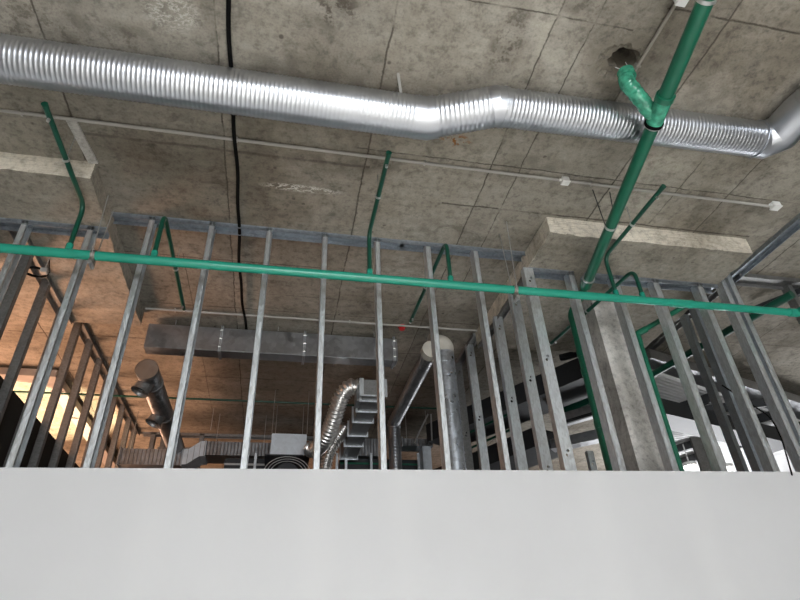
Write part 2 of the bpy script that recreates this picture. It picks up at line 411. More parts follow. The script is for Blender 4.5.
def track(name, x0, y0, x1, y1, z, label, w=.074, h=.032, mat='track', up=False):
    """U channel screwed to the soffit, opening down, from (x0,y0) to (x1,y1) along its front edge"""
    a = Vector((x0, y0, 0)); b = Vector((x1, y1, 0)); d = (b-a).normalized(); sd = Vector((-d.y, d.x, 0)); ln = (b-a).length; t = .002
    bm = bmesh.new()
    R = Matrix((d, sd, Vector((0, 0, 1)))).transposed()
    zz = z
    box(bm, 0, 0, zz-t, ln, w, zz); box(bm, 0, 0, zz-h, ln, t, zz); box(bm, 0, w-t, zz-h, ln, w, zz)
    box(bm, 0, -.006, zz-.004, ln, 0, zz); box(bm, 0, -.002, zz-h-.001, ln, 0, zz-h+.003)
    for v in bm.verts: v.co = a + R @ v.co
    o = obj(name, bm, mat); tag(o, label, 'ceiling track', 'ceiling tracks'); return o
G1 = 'studs of the front partition'
fl = [(-1.955, PL, 'steel stud of the front partition, farthest left at the frame edge'),
      (-1.62, PL, 'steel stud of the front partition, second from the left frame edge'),
      (-1.255, PL, 'bright steel stud rising just left of the left pipe hanger'),
      (-.922, CE, 'bright steel stud just right of the left slab panel edge'),
      (-.555, CE, 'bright steel stud in front of the left end of the rectangular duct'),
      (-.19, CE, 'bright steel stud directly left of the square zinc box'),
      (.178, CE, 'upright bright steel stud between the zinc box and the flexible duct'),
      (.535, CE, 'bright steel stud in front of the right end of the rectangular duct'),
      (.893, CE, 'bright steel stud just left of the foil wrapped vertical duct'),
      (1.24, CE, 'narrow bright steel stud halfway between foil duct and slab panel corner')]
for x, zt_, lb in fl: stud(x, PD, 0, zt_-.002, lb, G1)
stud(1.672, PD, 0, PR-.002, 'wide bright steel stud with paired holes at the slab panel corner', G1, rz=PI/2, holes=True, w=.05, d=.072)
for x, lb in ((1.945, 'steel stud between the green drain pipe and the column'), (2.295, 'steel stud crossing the right side of the concrete column'),
              (2.625, 'broad mottled steel stud, first to the right of the column'), (3.0, 'steel stud in line under the right end of the slab panel')):
    stud(x, PD, 0, PR-.002, lb, G1, w=.045 if x < 2.6 else .05)
stud(3.235, PD, 0, CE-.002, 'left one of the doubled studs at the right corner post', G1, w=.045)
stud(3.31, PD, 0, CE-.002, 'right one of the doubled studs at the right corner post', G1, w=.045)
stud(3.95, PD+.07, 0, CE-.002, 'thin dark steel stud alone at the far right edge', G1, w=.04, mat='studdark')
track('ceiling_track', -2.02, PD, -1.15, PD, PL, 'steel ceiling track under the left slab panel')
track('ceiling_track', -1.15, PD, .75, PD, CE, 'long steel ceiling track above the left half of the green pipe')
track('ceiling_track', .72, PD-.003, 1.637, PD-.003, CE, 'shorter overlapping steel ceiling track ending at the right slab panel')
track('ceiling_track', 1.64, PD, 1.99, PD, PR, 'short steel ceiling track left of the green drain, under the slab panel')
track('ceiling_track', 2.08, PD, 3.19, PD, PR, 'steel ceiling track right of the green drain, under the slab panel')
track('ceiling_track', 3.46, .2, 3.46, 3.03, CE, 'steel ceiling track running toward the viewer at the right edge', w=.09)
track('ceiling_track', 3.44, PD, 5.2, PD, CE, 'steel ceiling track going right from the corner post', w=.12, mat='studdark')
# side partition at left, seen from inside
G2 = 'studs of the left side partition'
ys = [3.2, 3.55, 3.92, 4.27, 4.62, 4.97, 5.32, 5.67, 6.02, 6.37, 6.7]
words = ['nearest', 'second nearest', 'third nearest', 'fourth nearest', 'fifth nearest', 'sixth from the front', 'seventh from the front', 'eighth from the front', 'third from the far end', 'second from the far end', 'farthest']
for y, wd in zip(ys, words):
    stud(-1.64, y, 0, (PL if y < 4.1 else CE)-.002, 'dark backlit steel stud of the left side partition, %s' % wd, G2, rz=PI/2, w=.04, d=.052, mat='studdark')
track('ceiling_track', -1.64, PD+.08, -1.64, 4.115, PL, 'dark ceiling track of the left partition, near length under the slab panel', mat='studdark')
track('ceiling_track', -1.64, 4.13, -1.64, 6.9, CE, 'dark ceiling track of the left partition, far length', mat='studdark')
obox('wall_side', (-1.735, 3.04, 0, -1.712, 6.95, 3.225), 'darkwall')['kind'] = 'structure'
# side partition at right below the panel edge: webs with holes face us
G3 = 'studs of the partition running back from the slab panel corner'
for i, y in enumerate((3.235, 3.59, 4.3, 4.68)):
    zt_ = PR if y < 4.09 else CE
    stud(1.685, y, 0, zt_-.002, 'grey steel stud with paired holes in the partition behind the slab panel corner, %s' % ('nearest', 'second', 'third', 'last')[i], G3, rz=PI/2, holes=True, w=.045, d=.07, mat='stud' if i < 3 else 'studdark')
track('ceiling_track', 1.69, 3.02, 1.69, 4.09, PR, 'ceiling track running back under the left edge of the right slab panel', w=.05, mat='studdark')
track('ceiling_track', 1.69, 4.1, 1.69, 5.3, CE, 'dark ceiling track running back beyond the right slab panel', mat='studdark')
G4 = 'studs of the right side partition'
for i, y in enumerate(()):
    stud(3.45, y, 0, CE-.002, 'bluish steel stud of the right side partition, %s' % ('nearest to the corner post', 'second behind the corner post', 'farthest back')[i], G4, rz=PI/2, holes=True, w=.04, d=.05, mat='studblue')
track('ceiling_track', 3.45, 3.06, 3.45, 4.6, CE, 'dark ceiling track running back from the corner post', mat='studdark')
for i, (u, v_, Y) in enumerate(((702, 360, 3.35), (716, 360, 3.2))):
    p = onY(u, v_, Y); stud(p.x, Y, 0, PR-.002, ('thin steel stud right of the broad mottled stud', 'dark steel stud just left of the stud under the panel end')[i], 'loose studs behind the right front partition', w=.035, mat='studblue')
# back partition
G5 = 'studs of the back partition'
for i, x in enumerate((-1.5, -1.38, -.95, -.43, .05, .5)):
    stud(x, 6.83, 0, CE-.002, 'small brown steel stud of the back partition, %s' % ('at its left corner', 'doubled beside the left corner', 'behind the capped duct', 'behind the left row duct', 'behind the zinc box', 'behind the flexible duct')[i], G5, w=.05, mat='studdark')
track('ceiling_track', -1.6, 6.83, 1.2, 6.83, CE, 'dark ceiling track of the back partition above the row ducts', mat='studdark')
o = obeam('cross_brace', (-1.4, 6.86, 3.9), (-.75, 6.86, 3.9), .05, .05, 'studdark'); tag(o, 'brown steel cross brace between the back partition studs', 'brace')

# ------------------------------------------------------------------ the long spiral duct
root = empty('spiral_duct', (-1.5, 1.81, 3.99)); inv = Vector((-1.5, 1.81, 3.99))
tag(root, 'long bright galvanised spiral duct hung under the soffit with two offset elbows', 'duct')
def rel(ps, o): return [Vector(p)-o for p in ps]
A = Vector((-3.6, 1.806, 3.976)); B = Vector((.615, 1.806, 3.976)); Cc = Vector((.955, 1.682, 3.988)); Dd = Vector((2.50, 1.645, 3.988))
E1 = onZ(780, 133, 3.988); E2 = onZ(800, 112, 3.99); E3 = E2+(E2-E1).normalized()*1.4+Vector((.25, -.2, 0)); E2.z = 3.988; E3.z = 3.988
tube('long_spiral_section', rel([A, B-Vector((.06, 0, 0))], inv), ribs(.1065, .021, .0019, .2), 'duct', root, 34, step=.004)
dirBC = (Cc-B).normalized()
tube('smooth_elbow', rel([B-Vector((.07, 0, 0)), B, B+dirBC*.05], inv),   .1085, 'duct', root, 40, sm='hard')
tube('short_offset_section', rel([B+dirBC*.045, Cc-dirBC*.025], inv), ribs(.102, .024, .003), 'duct', root, 40, step=.005)
tube('smooth_elbow', rel([Cc-dirBC*.035, Cc, Cc+Vector((.05, 0, 0))], inv), .102, 'duct', root, 40, sm='hard')
tube('spiral_section', rel([Cc+Vector((.045, 0, 0)), Dd-Vector((.015, 0, 0))], inv), ribs(.097, .021, .002, .2), 'duct', root, 34, step=.0038)
dE = (E3-E2).normalized()
tube('gored_elbow', rel([Dd-Vector((.02, 0, 0)), Dd+Vector((.015, 0, 0)), E1, E2, E2+dE*.05], inv), .1, 'duct', root, 40, sm='hard')
tube('spiral_section', rel([E2+dE*.045, E3], inv), ribs(.098, .03, .0032), 'duct', root, 40, step=.005)
for p, d in ((B-Vector((.05, 0, 0)), Vector((1, 0, 0))), (Cc+Vector((.03, 0, 0)), Vector((1, 0, 0))), (Dd-Vector((.03, 0, 0)), Vector((1, 0, 0)))):
    tube('joint_band', rel([p-d*.005, p+d*.005], inv), .1105 if p.x < .7 else .1045, 'duct', root, 40)
o = obeam('hanger_strap', onZ(398, 73, CE-.003), onZ(402, 99, 4.06), .014, .003, 'conduit')
tag(o, 'pale hanger strap poking out above the spiral duct left of its first elbow', 'strap')

# ------------------------------------------------------------------ green pipework
PY_, PZ = 2.70, 3.583
root = empty('green_pipe', (0, PY_, PZ)); tag(root, 'long teal green plastic pipe running level across the front of the studs', 'pipe'); inv = Vector((0, PY_, PZ))
tube('pipe_run', rel([(-3.0, PY_, PZ-.005), (3.50, PY_, PZ+.005)], inv), .0268, 'green', root, 24)
tube('coupling', rel([(2.50, PY_, PZ+.003), (2.66, PY_, PZ+.003)], inv), .0295, 'green', root, 24)
tube('end_elbow', rel(fillet([(3.44, PY_, PZ+.005), (3.52, PY_, PZ+.005), (3.52, PY_-.12, PZ+.005)], .03), inv), .031, 'green', root, 24)
tube('return_run', rel([(3.52, PY_-.1, PZ+.005), (3.52, 1.2, PZ+.02)], inv), .0268, 'green', root, 24)
BR = 3.93
def branch(x, ye, label, mat='green3', x2=None, BR=3.93):
    x2 = x if x2 is None else x2
    r = empty('branch_pipe', (x, PY_, PZ)); tag(r, label, 'pipe', 'branch pipes rising off the long green pipe'); i = Vector((x, PY_, PZ))
    s = 1 if ye > PY_ else -1; z = BR if abs(ye) < 9 else BR
    tube('tee_collar', [(0, 0, .02), (0, 0, .06)], .0185, 'green', r, 16)
    tube('pipe', rel([(x, PY_, PZ+.02), (x, PY_, z), (x2, ye, z-.01)], i), .0138, mat, r, 14, fil=.07)
    d = (Vector((x2, ye, z-.01))-Vector((x, PY_, z))).normalized(); e = Vector((x2, ye, z-.01))
    tube('end_cap', rel([e-d*.004, e+d*.02], i), .0155 if s < 0 else .010, mat if s < 0 else 'white', r, 14)
    mpt = Vector((x, PY_, z)) + d*abs(ye-PY_)*.52
    tube('clamp_ring', rel([mpt-d*.006, mpt+d*.006], i), .0185, 'steel', r, 16)
    tube('clamp_rod', rel([mpt+Vector((0, 0, .015)), (mpt.x, mpt.y, CE)], i), .0028, 'steel', r, 8)
    p2 = e-d*.06; tube('clip', rel([p2+Vector((0, 0, -.03)), p2+Vector((0, 0, -.014))], i), .008, 'steel', r, 10)
branch(-1.215, 2.0, 'dark green branch pipe bending toward the viewer over the left slab panel')
branch(.455, 2.03, 'dark green branch pipe bending toward the viewer in the middle, under the spiral duct')
branch(2.105, 2.02, 'dark green branch pipe bending toward the viewer at the right, beside the green drain')
branch(-.775, 3.74, 'green branch pipe arching over and back, above the left end of the rectangular duct')
branch(.965, 3.69, 'green branch pipe arching over and back, above the foil wrapped duct', x2=.945)
branch(2.30, 3.74, 'green branch pipe arching over and back in front of the column head', x2=2.155, BR=3.84)
def hanger(x, z_top, label):
    r = empty('pipe_hanger', (x, PY_, PZ)); tag(r, label, 'pipe hanger', 'hangers on the long green pipe')
    for dy in (-.045, .045):
        dz = z_top-PZ; tube('threaded_rod', [(0, dy*.7, -.03), (0, dy*1.5, dz)], .0032, 'steel', r, 8)
    tube('clamp_ring', [(-.011, 0, 0), (.011, 0, 0)], .032, 'clamp', r, 20)
    obox('clamp_foot', (-.014, -.02, -.07, .014, .02, -.03), 'clamp', r, .004)
    tube('nut', [(0, -.03, -.065), (0, .03, -.065)], .012, 'steel', r, 6)
hanger(-1.08, PL, 'steel clamp and rods holding the long pipe under the left slab panel')
hanger(1.385, CE, 'steel clamp and rods holding the long pipe left of the right slab panel')
# drain
DZ = 3.822; k = .24
dp = lambda y: Vector((1.572+(y-.968)*k, y, DZ))
inv = dp(1.5); root = empty('drain_pipe', inv); tag(root, 'thick dark green drain pipe crossing under the spiral duct and dropping behind the studs', 'pipe')
dd = (dp(2)-dp(1)).normalized()
tube('drain_run', rel([dp(-1.2), dp(1.42)], inv), .0355, 'green2', root, 28)
tube('drain_run', rel([dp(1.5), dp(2.9)], inv), .034, 'green2', root, 28)
bot = Vector((2.12, 3.12, 0))
tube('drain_drop', rel(fillet([dp(2.88), dp(2.99), (2.015, 3.13, 3.73), (2.015, 3.13, 0)], .07), inv), .0275, 'green2', root, 24)
tube('socket', rel([dp(2.82), dp(2.90)], inv), .041, 'green2', root, 28)
tube('rubber_ring', rel([dp(2.812), dp(2.822)], inv), .043, 'steel', root, 28)
for z in (3.42, 3.28, 2.9): tube('socket', rel([(2.015, 3.13, z), (2.015, 3.13, z-.05)], inv), .0315, 'green2', root, 24)
# wye with wrapped branch into the broken hole
tube('wye_body', rel([dp(1.38), dp(1.53)], inv), .041, 'greenwrap', root, 28)
tube('wye_socket', rel([dp(1.365), dp(1.395)], inv), .045, 'green2', root, 28)
tube('rubber_ring', rel([dp(1.52), dp(1.535)], inv), .046, 'black', root, 28)
tube('steel_band', rel([dp(1.535), dp(1.543)], inv), .043, 'steel', root, 28)
tube('steel_band', rel([dp(.915), dp(.93)], inv), .041, 'steel', root, 28)
mo = onZ(626, 74, 4.02)
wp = [dp(1.50), onZ(637, 95, 3.90), onZ(626, 82, 3.965), mo]
rn = random.Random(3)
tube('wrapped_branch', rel(fillet(wp, .06), inv), lambda s, a: .038+.0015*math.sin(a*5+s*90)+.001*math.sin(s*210), 'greenwrap', root, 28, step=.006)
tube('branch_mouth', rel([mo-Vector((0, 0, .03)), mo+Vector((0, 0, .012))], inv), .042, 'greenwrap', root, 28)
for j in range(5):
    a = j*1.1+.3; q = mo+Vector((.03*math.cos(a), .03*math.sin(a), .01)); tube('wrap_strand', rel([q, q+Vector((rn.uniform(-.02, .02), rn.uniform(-.01, .02), .035))], inv), .0016, 'white', root, 5)
# clamp for the drain
q = dp(2.28)
r = empty('drain_clamp', q); tag(r, 'steel ring clamp with two rods around the green drain', 'clamp')
tube('clamp_ring', [-dd*.008, dd*.008], .0385, 'steel', r, 28)
for s in (-1, 1): tube('threaded_rod', [(s*.036, 0, 0), (s*.06, -.02, CE-DZ)], .0028, 'darksteel', r, 8)
# pipe that drops on the right of the column
root = empty('side_drop_pipe', (2.50, 3.12, 0)); tag(root, 'green pipe dropping down the right side of the column with sloping feed', 'pipe')
a = onY(690, 302, 2.86)
tube('drop', [(0, 0, 0), (0, 0, 3.52)], .021, 'green2', root, 20)
tube('elbow', fillet([(0, 0, 3.5), (0, 0, 3.585), Vector((2.50, 3.12, 3.585)).lerp(Vector((3.0, 2.95, 3.82)), .14)-Vector((2.50, 3.12, 0))], .03), .0245, 'green2', root, 20)
tube('feed', [(0, 0, 3.585), Vector((3.02, 3.05, 3.87))-Vector((2.50, 3.12, 0))], .019, 'green2', root, 18)
# sloping green pipe in the back right
a = onZ(648, 377, 3.72); b_ = onZ(792, 294, 3.72)
root = empty('back_green_pipe', a); tag(root, 'dark green pipe slanting across behind the studs at far right', 'pipe')
tube('pipe', [(0, 0, 0), b_-a], .030, 'green3', root, 18)
tube('coupling', [(b_-a)*.5, (b_-a)*.56], .035, 'green3', root, 18)

# ------------------------------------------------------------------ conduits, cable and boxes
root = empty('ceiling_conduit', (0, 2.2, 4.085)); tag(root, 'thin light grey conduit running left to right under the soffit, nearer one', 'conduit')
tube('conduit_tube', [(-3.2, 0, 0), (3.14, 0, 0)], .0095, 'conduit', root, 12)
for i in range(5): x = -2.5+i*1.07; obox('saddle_clip', (x-.005, -.013, -.011, x+.005, .013, .015), 'conduit', root)
root = empty('ceiling_conduit', (0, 4.03, 4.083)); tag(root, 'thin light conduit under the soffit behind the studs, above the rectangular duct', 'conduit')
tube('conduit_tube', [(-1.12, 0, 0), (1.63, 0, 0)], .009, 'conduit', root, 12)
for i in range(4): x = -.9+i*.7; obox('saddle_clip', (x-.005, -.012, -.011, x+.005, .012, .015), 'conduit', root)
root = empty('ceiling_conduit', (1.62, 1.4, 4.085)); tag(root, 'grey conduit on the soffit passing right of the broken hole', 'conduit')
tube('conduit_tube', [(0, -.36, 0), (0, .25, 0)], .008, 'greyc', root, 12)
obox('saddle_clip', (-.013, -.008, -.010, .013, .0, .015), 'greyc', root)
def jbox(u, v_, label, s=.03):
    p = onZ(u, v_, 4.075); r = empty('junction_box', (p.x, p.y, CE)); tag(r, label, 'junction box', 'white junction boxes on the soffit')
    s *= .8; hg = obox('housing', (-s, -s*.8, -.04, s, s*.8, 0), 'white', r, .004); obox('lid', (-s*1.08, -s*.88, -.045, s*1.08, s*.88, -.036), 'white', hg, .002)
    tube('gland', [(-s-.012, 0, -.02), (-s, 0, -.02)], .010, 'white', hg, 10)
jbox(681, 0, 'white junction box on the soffit at the top edge beside the drain')
jbox(565, 181, 'small white junction box on the conduit left of the drain')
jbox(775, 206, 'white junction box at the right end of the near conduit', .036)
p = onZ(402, 328, 4.08); r = empty('fire_detector', (p.x, p.y, CE)); tag(r, 'small red detector on the conduit behind the middle studs', 'detector')
tube('base', [(0, 0, 0), (0, 0, -.012)], .035, 'red', r, 18); tube('dome', [(0, 0, -.012), (0, 0, -.035)], .024, 'red', r, 18)
# long black cable sagging along the soffit
pts = []
for i in range(90):
    y = .5+i*.045; pts.append((-.362+.008*math.sin(y*3.1)+.012*math.sin(y*1.3+1)+.004*math.sin(y*11), y, CE-.012-.016*abs(math.sin(y*2.2))))
o = tube('black_cable', pts, .0105, 'black', n=10); tag(o, 'thick black cable clipped along the bare soffit, running away from the viewer', 'cable')
o = tube('thin_green_line', [(-4.5, 5.53, 3.985), (2.5, 5.55, 3.985)], .010, 'green3', n=10); tag(o, 'thin dark green pipe high under the soffit at the back, behind the side partition', 'pipe')
# strip left on soffit near left panel
o = obeam('formwork_strip', (-1.205, 2.2, 4.094), (-1.16, 2.51, 4.094), .05, .012, 'concrete'); tag(o, 'narrow concrete ridge on the soffit leading to the left slab panel corner', 'concrete ridge')
# left little fixture near the side wall (coil of cable on clamp)
p = onZ(36, 272, 3.88)
r = empty('cable_coil', p); tag(r, 'small coil of black cable hanging at the top of the left side partition', 'cable')
pp = [(.07*math.cos(t_*.42), .05*math.sin(t_*.42), .004*math.sin(t_)) for t_ in range(31)]
tube('cable_loop', pp, .006, 'black', r, 8); tube('tail', [(.08, 0, 0), (.06, -.02, .09)], .004, 'black', r, 8)
p = onZ(44, 272, 3.86); r = empty('socket_box', p); tag(r, 'small pale square box beside the cable coil', 'junction box')
obox('housing', (-.02, -.02, -.01, .02, .02, .025), 'conduit', r, .004); tube('stem', [(0, 0, .025), (0, 0, PL-3.86)], .004, 'steel', r, 8)

# ------------------------------------------------------------------ sheet metal ducts behind the studs
Yf = 4.22
a = onY(146, 325, Yf); a2 = onY(147, 347, Yf); e_ = onY(397, 337, Yf); e2 = onY(397, 360, Yf)
zt_, zb_ = (a.z+e_.z)/2, (a2.z+e2.z)/2
x0, x1 = a.x+.02, e_.x
yb = onZ(149, 353, zb_).y+.02
root = empty('rectangular_duct', (x0, Yf, zb_)); tag(root, 'long rectangular sheet metal duct hung crosswise behind the studs', 'duct')
Wd, Hd, Dp = x1-x0, zt_-zb_, yb-Yf
obox('duct_body', (0, 0, 0, Wd, Dp, Hd), 'rduct', root, .003)
for q in (.28, .61, .985):
    bm = bmesh.new(); x = Wd*q
    for dx in (-.006, .006): box(bm, x+dx-.003, -.014, -.014, x+dx+.003, Dp+.014, Hd+.014)
    fo = obj('flange', bm, 'stud', root)
    for zz in (.03, Hd*.5, Hd-.03): tube('bolt', [(x-.012, -.017, zz), (x+.012, -.017, zz)], .006, 'steel', fo, 6)
for q in (.1, .5, .9): tube('hanger_rod', [(Wd*q, -.01, Hd), (Wd*q, -.01, CE-zb_)], .004, 'steel', root, 8)
# duct running back below its right end, with flanged joints
za = 3.58
root = empty('flanged_duct', (.75, yb+.02, za)); tag(root, 'rectangular duct running away below the crosswise duct, with a ladder of bright flanges', 'duct'); y0f = yb+.02
obox('duct_body', (-.085, 0, 0, .085, 1.75, .14), 'studdark', root)
for j, y in enumerate((0, .12, .36, .62, .98, 1.28, 1.7)):
    bm = bmesh.new(); w = .105 if j else .12
    box(bm, -w, y-.004, -.014, w, y+.004, .0); box(bm, -w, y-.004, .0, -.084, y+.004, .152); box(bm, .084, y-.004, .0, w, y+.004, .152); obj('flange', bm, 'stud', root)
obox('takeoff_box', (-.125, .13, .0, -.085, .30, .15), 'rduct', root, .003)
for y in (.0, .36): tube('hanger_rod', [(.1, y, .14), (.1, y, CE-za)], .004, 'steel', root, 8)
# flexible ducts
def flex(pix, Ys, r, label, n=18):
    pts = [onY(u, v_, Y) for (u, v_), Y in zip(pix, Ys)]; o0 = pts[0]
    # catmull-rom
    P = [pts[0]*2-pts[1]]+pts+[pts[-1]*2-pts[-2]]; out = []
    for i in range(1, len(P)-2):
        for k in range(14):
            t = k/14; a, b, c, d = P[i-1], P[i], P[i+1], P[i+2]
            out.append(.5*((2*b)+(c-a)*t+(2*a-5*b+4*c-d)*t*t+(3*b-a-3*c+d)*t**3))
    out.append(P[-2])
    # resample finely so each ring gets its own radius
    tot = []; acc = 0; stp = .0045; res = [out[0]]; rem = stp
    for a, b in zip(out, out[1:]):
        ln = (b-a).length; t = rem
        while t < ln: res.append(a.lerp(b, t/ln)); t += stp
        rem = t-ln
    bm = bmesh.new(); rings = []
    e = Vector((0, 0, 1)); s = 0
    for i, p in enumerate(res):
        d = (res[min(i+1, len(res)-1)]-res[max(i-1, 0)]).normalized(); sd = d.cross(Vector((.2, 1, .1))).normalized(); u2 = sd.cross(d)
        rr = r+.008*math.sin(2*PI*i*stp/.034); rings.append([bm.verts.new(p-o0+(sd*math.cos(w)+u2*math.sin(w))*rr) for w in (2*PI*k/n for k in range(n))])
    for A_, B_ in zip(rings, rings[1:]):
        for k in range(n): bm.faces.new((A_[k], A_[(k+1) % n], B_[(k+1) % n], B_[k]))
    bm.faces.new(rings[0][::-1]); bm.faces.new(rings[-1]); bmesh.ops.recalc_face_normals(bm, faces=bm.faces[:])
    ro = empty('flexible_duct', o0); tag(ro, label, 'duct'); obj('corrugated_hose', bm, 'hose', ro, True)
    tube('end_collar', [(0, 0, 0), (res[0]-res[6]).normalized()*.05], r+.004, 'duct', ro, n); return ro
flex([(360, 388), (350, 387), (341, 398), (334, 418), (326, 438), (316, 449), (310, 449)], [4.6, 4.6, 4.66, 4.78, 4.95, 5.2, 5.3], .070, 'upper curved flexible foil duct dropping from the flanged duct takeoff')
flex([(343, 430), (336, 440), (328, 455), (324, 475), (323, 490)], [5.6, 5.5, 5.5, 5.5, 5.5], .06, 'lower flexible foil duct going down below the first one')
# capped spiral duct
zc = 3.72; a = onZ(147, 369, zc)
root = empty('capped_spiral_duct', a); tag(root, 'brownish spiral duct with a round end cap and two open side spigots, running back', 'duct')
tube('spiral_body', [(0, .01, 0), (0, 2.3, 0)], ribs(.080, .045, .007, .25), 'rduct', root, 30, step=.006)
tube('end_cap', [(0, 0, 0), (0, .02, 0)], .087, 'rust', root, 30)
tube('cap_rim', [(0, -.004, 0), (0, .05, 0)], lambda s, a_: .0885, 'studdark', root, 30, cap=False)
for y in (.16, .85):
    r0 = Vector((0, y, 0)); dv = Vector((-.35, -.12, -.93)).normalized()
    tube('side_spigot', [r0+dv*.05, r0+dv*.15], lambda s, a_: .066 if s < .085 else .074, 'studdark', root, 24, step=.012, cap=False)
    tube('spigot_throat', [r0+dv*.045, r0+dv*.1], .06, 'darksteel', root, 24)
    tube('band', [(0, y+.09, 0), (0, y+.115, 0)], .091, 'studdark', root, 30)
# Y direction spiral duct with drop
zc = 3.86; a = onZ(431, 350, zc); b_ = onZ(393, 421, zc)
root = empty('spiral_duct', a); tag(root, 'slim spiral duct running back under the soffit, then turning straight down', 'duct')
tube('spiral_body', [(0, 0, 0), (0, b_.y-a.y, 0)], ribs(.062, .045, .006, .22), 'rduct', root, 26, step=.006)
tube('drop', [(0, b_.y-a.y+.04, .02), (0, b_.y-a.y+.04, -.62)], ribs(.066, .035, .003), 'duct', root, 26, step=.008)
tube('collar', [(0, b_.y-a.y+.04, -.02), (0, b_.y-a.y+.04, -.06)], .075, 'rduct', root, 26)
tube('insulated_collar', [(0, -.02, 0), (0, .06, 0)], .078, 'insul', root, 24)
# foil wrapped vertical duct
root = empty('foil_wrapped_duct', (1.345, 4.15, 0)); tag(root, 'thick foil wrapped vertical duct behind the studs with a cream insulated head', 'duct')
tube('wrapped_riser', [(0, 0, 0), (0, 0, 3.92)], lambda s, a_: .083+.0015*math.sin(a_*3+s*5), 'foil', root, 32, step=.02)
for i in range(9): z = 2.75+i*.13; tube('tape_band', [(0, 0, z), (0, 0, z+.006)], .0862, 'foil', root, 32)
tube('insulated_head', fillet([(0, 0, 3.90), (0, 0, 3.985), (-.13, .0, 3.99)], .05), .088, 'insul', root, 28)
# L shaped band of shade at far left, built as a thin grey sheet
o0_ = Vector((-4.2, 5.2, 4.005)); root = empty('shade_band', o0_); tag(root, 'L shaped band of shade under the soffit at far left, built as a grey sheet', 'duct')
obox('cross_run', (0, 0, 0, 2.13, .17, .07), 'shadegrey', root, .003); obox('long_run', (1.99, .17, 0, 2.13, 3.2, .07), 'shadegrey', root, .003)
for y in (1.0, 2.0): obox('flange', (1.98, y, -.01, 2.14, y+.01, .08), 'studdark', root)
# row ducts at the back
def rowduct(name, u0, v0, u1, v1, Y, dep, label, nrib=9):
    a = onY(u0, v0, Y); b = onY(u1, v1, Y); z1, z0 = a.z, b.z
    r = empty(name, (a.x, Y, z0)); tag(r, label, 'duct', 'sheet metal row ducts at the back')
    w = b.x-a.x
    bm = bmesh.new(); h = z1-z0; prof = [(0, 0)]
    for i in range(nrib*2): x = w*(i+.5)/(nrib*2); prof += [(x-.007, 0), (x, -.009), (x+.007, 0)]
    prof += [(w, 0), (w, dep), (0, dep)]
    lo = [bm.verts.new((x, y, 0)) for x, y in prof]; hi = [bm.verts.new((x, y, h)) for x, y in prof]
    for i in range(len(prof)): j = (i+1) % len(prof); bm.faces.new((lo[i], lo[j], hi[j], hi[i]))
    bm.faces.new(lo[::-1]); bm.faces.new(hi); bmesh.ops.recalc_face_normals(bm, faces=bm.faces[:]); obj('duct_body', bm, 'rduct', r)
    for q in (.15, .85): tube('hanger_rod', [(w*q, -.008, h), (w*q, -.008, CE-z0)], .003, 'steel', r, 6)
    for x in (0, w): obox('flange', (x-.006, -.014, -.014, x+.006, dep+.014, z1-z0+.014), 'rduct', r)
    return r
rowduct('row_duct', 121, 448, 181, 465, 6.2, .3, 'ribbed rectangular duct low at left in front of the back partition', 8)
rowduct('row_duct', 206, 441, 273, 456, 6.2, .3, 'ribbed rectangular duct between the gored elbow and the zinc box', 10)
rowduct('row_duct', 343, 438, 384, 456, 6.2, .3, 'ribbed grey duct right of the flexible ducts', 7)
r = rowduct('row_duct', 402, 438, 432, 446, 5.9, .2, 'short bright duct right of the slim drop, with an elbow down', 4)
a = onY(424, 446, 5.88); obox('elbow_leg', (a.x-r.location.x-.01, 0, -.4, a.x-r.location.x+.085, .2, .02), 'box', r, .01)
# gored elbow between the two
pA = (onY(182, 448, 6.2)+onY(182, 466, 6.2))/2; pB = (onY(206, 441, 6.2)+onY(206, 456, 6.2))/2
root = empty('gored_elbow_duct', (pA.x, 6.2, pA.z)); tag(root, 'segmented offset elbow joining the two back row ducts', 'duct')
hh = .083
bm = bmesh.new(); prof = []
steps = [(0, 0), (.25, .05), (.5, .5), (.75, .95), (1, 1)]
dv = pB-pA; rows = []
for t, q in steps:
    c_ = Vector((dv.x*t, 0, dv.z*q)); rows.append([bm.verts.new(c_+Vector((0, y, z))) for y, z in ((-.012, -hh), (-.012, hh), (.3, hh), (.3, -hh))])
for A_, B_ in zip(rows, rows[1:]):
    for k in range(4): bm.faces.new((A_[k], B_[k], B_[(k+1) % 4], A_[(k+1) % 4]))
bm.faces.new(rows[0]); bm.faces.new(rows[-1][::-1]); bmesh.ops.recalc_face_normals(bm, faces=bm.faces[:]); obj('elbow_body', bm, 'box', root)
for t, q in steps[1:4]:
    c_ = Vector((dv.x*t, 0, dv.z*q)); obox('seam', (c_.x-.003, -.017, c_.z-hh, c_.x+.003, 0, c_.z+hh), 'rduct', root)
# zinc box unit with rods and fan below
a = onY(272, 433, 5.5); b_ = onY(306, 455, 5.5); root = empty('zinc_box', (a.x, 5.5, b_.z)); tag(root, 'pale square zinc air box hung on thin rods', 'air box')
w = b_.x-a.x; h = a.z-b_.z
obox('housing', (0, 0, 0, w, .4, h), 'box', root, .004); obox('bottom_lip', (-.05, -.01, -.012, w+.04, .42, 0), 'darksteel', root)
tube('side_collar', [(w, .15, h*.45), (w+.09, .15, h*.45)], ribs(.062, .02, .004), 'duct', root, 20, step=.005)
for x, y in ((0, 0), (.03, .4), (w-.03, .4), (w, 0)): tube('hanger_rod', [(x, y, h), (x, y, CE-b_.z)], .0035, 'steel', root, 8)
r = empty('round_fan', (a.x+w/2, 5.45, b_.z-.2)); tag(r, 'dark round fan grille peeking out just below the zinc box', 'fan')
for rr in (.22, .19, .16): tube('guard_ring', [Vector((rr*math.cos(2*PI*k_/30), 0, rr*.75*math.sin(2*PI*k_/30))) for k_ in range(31)], .004, 'steel', r, 6)
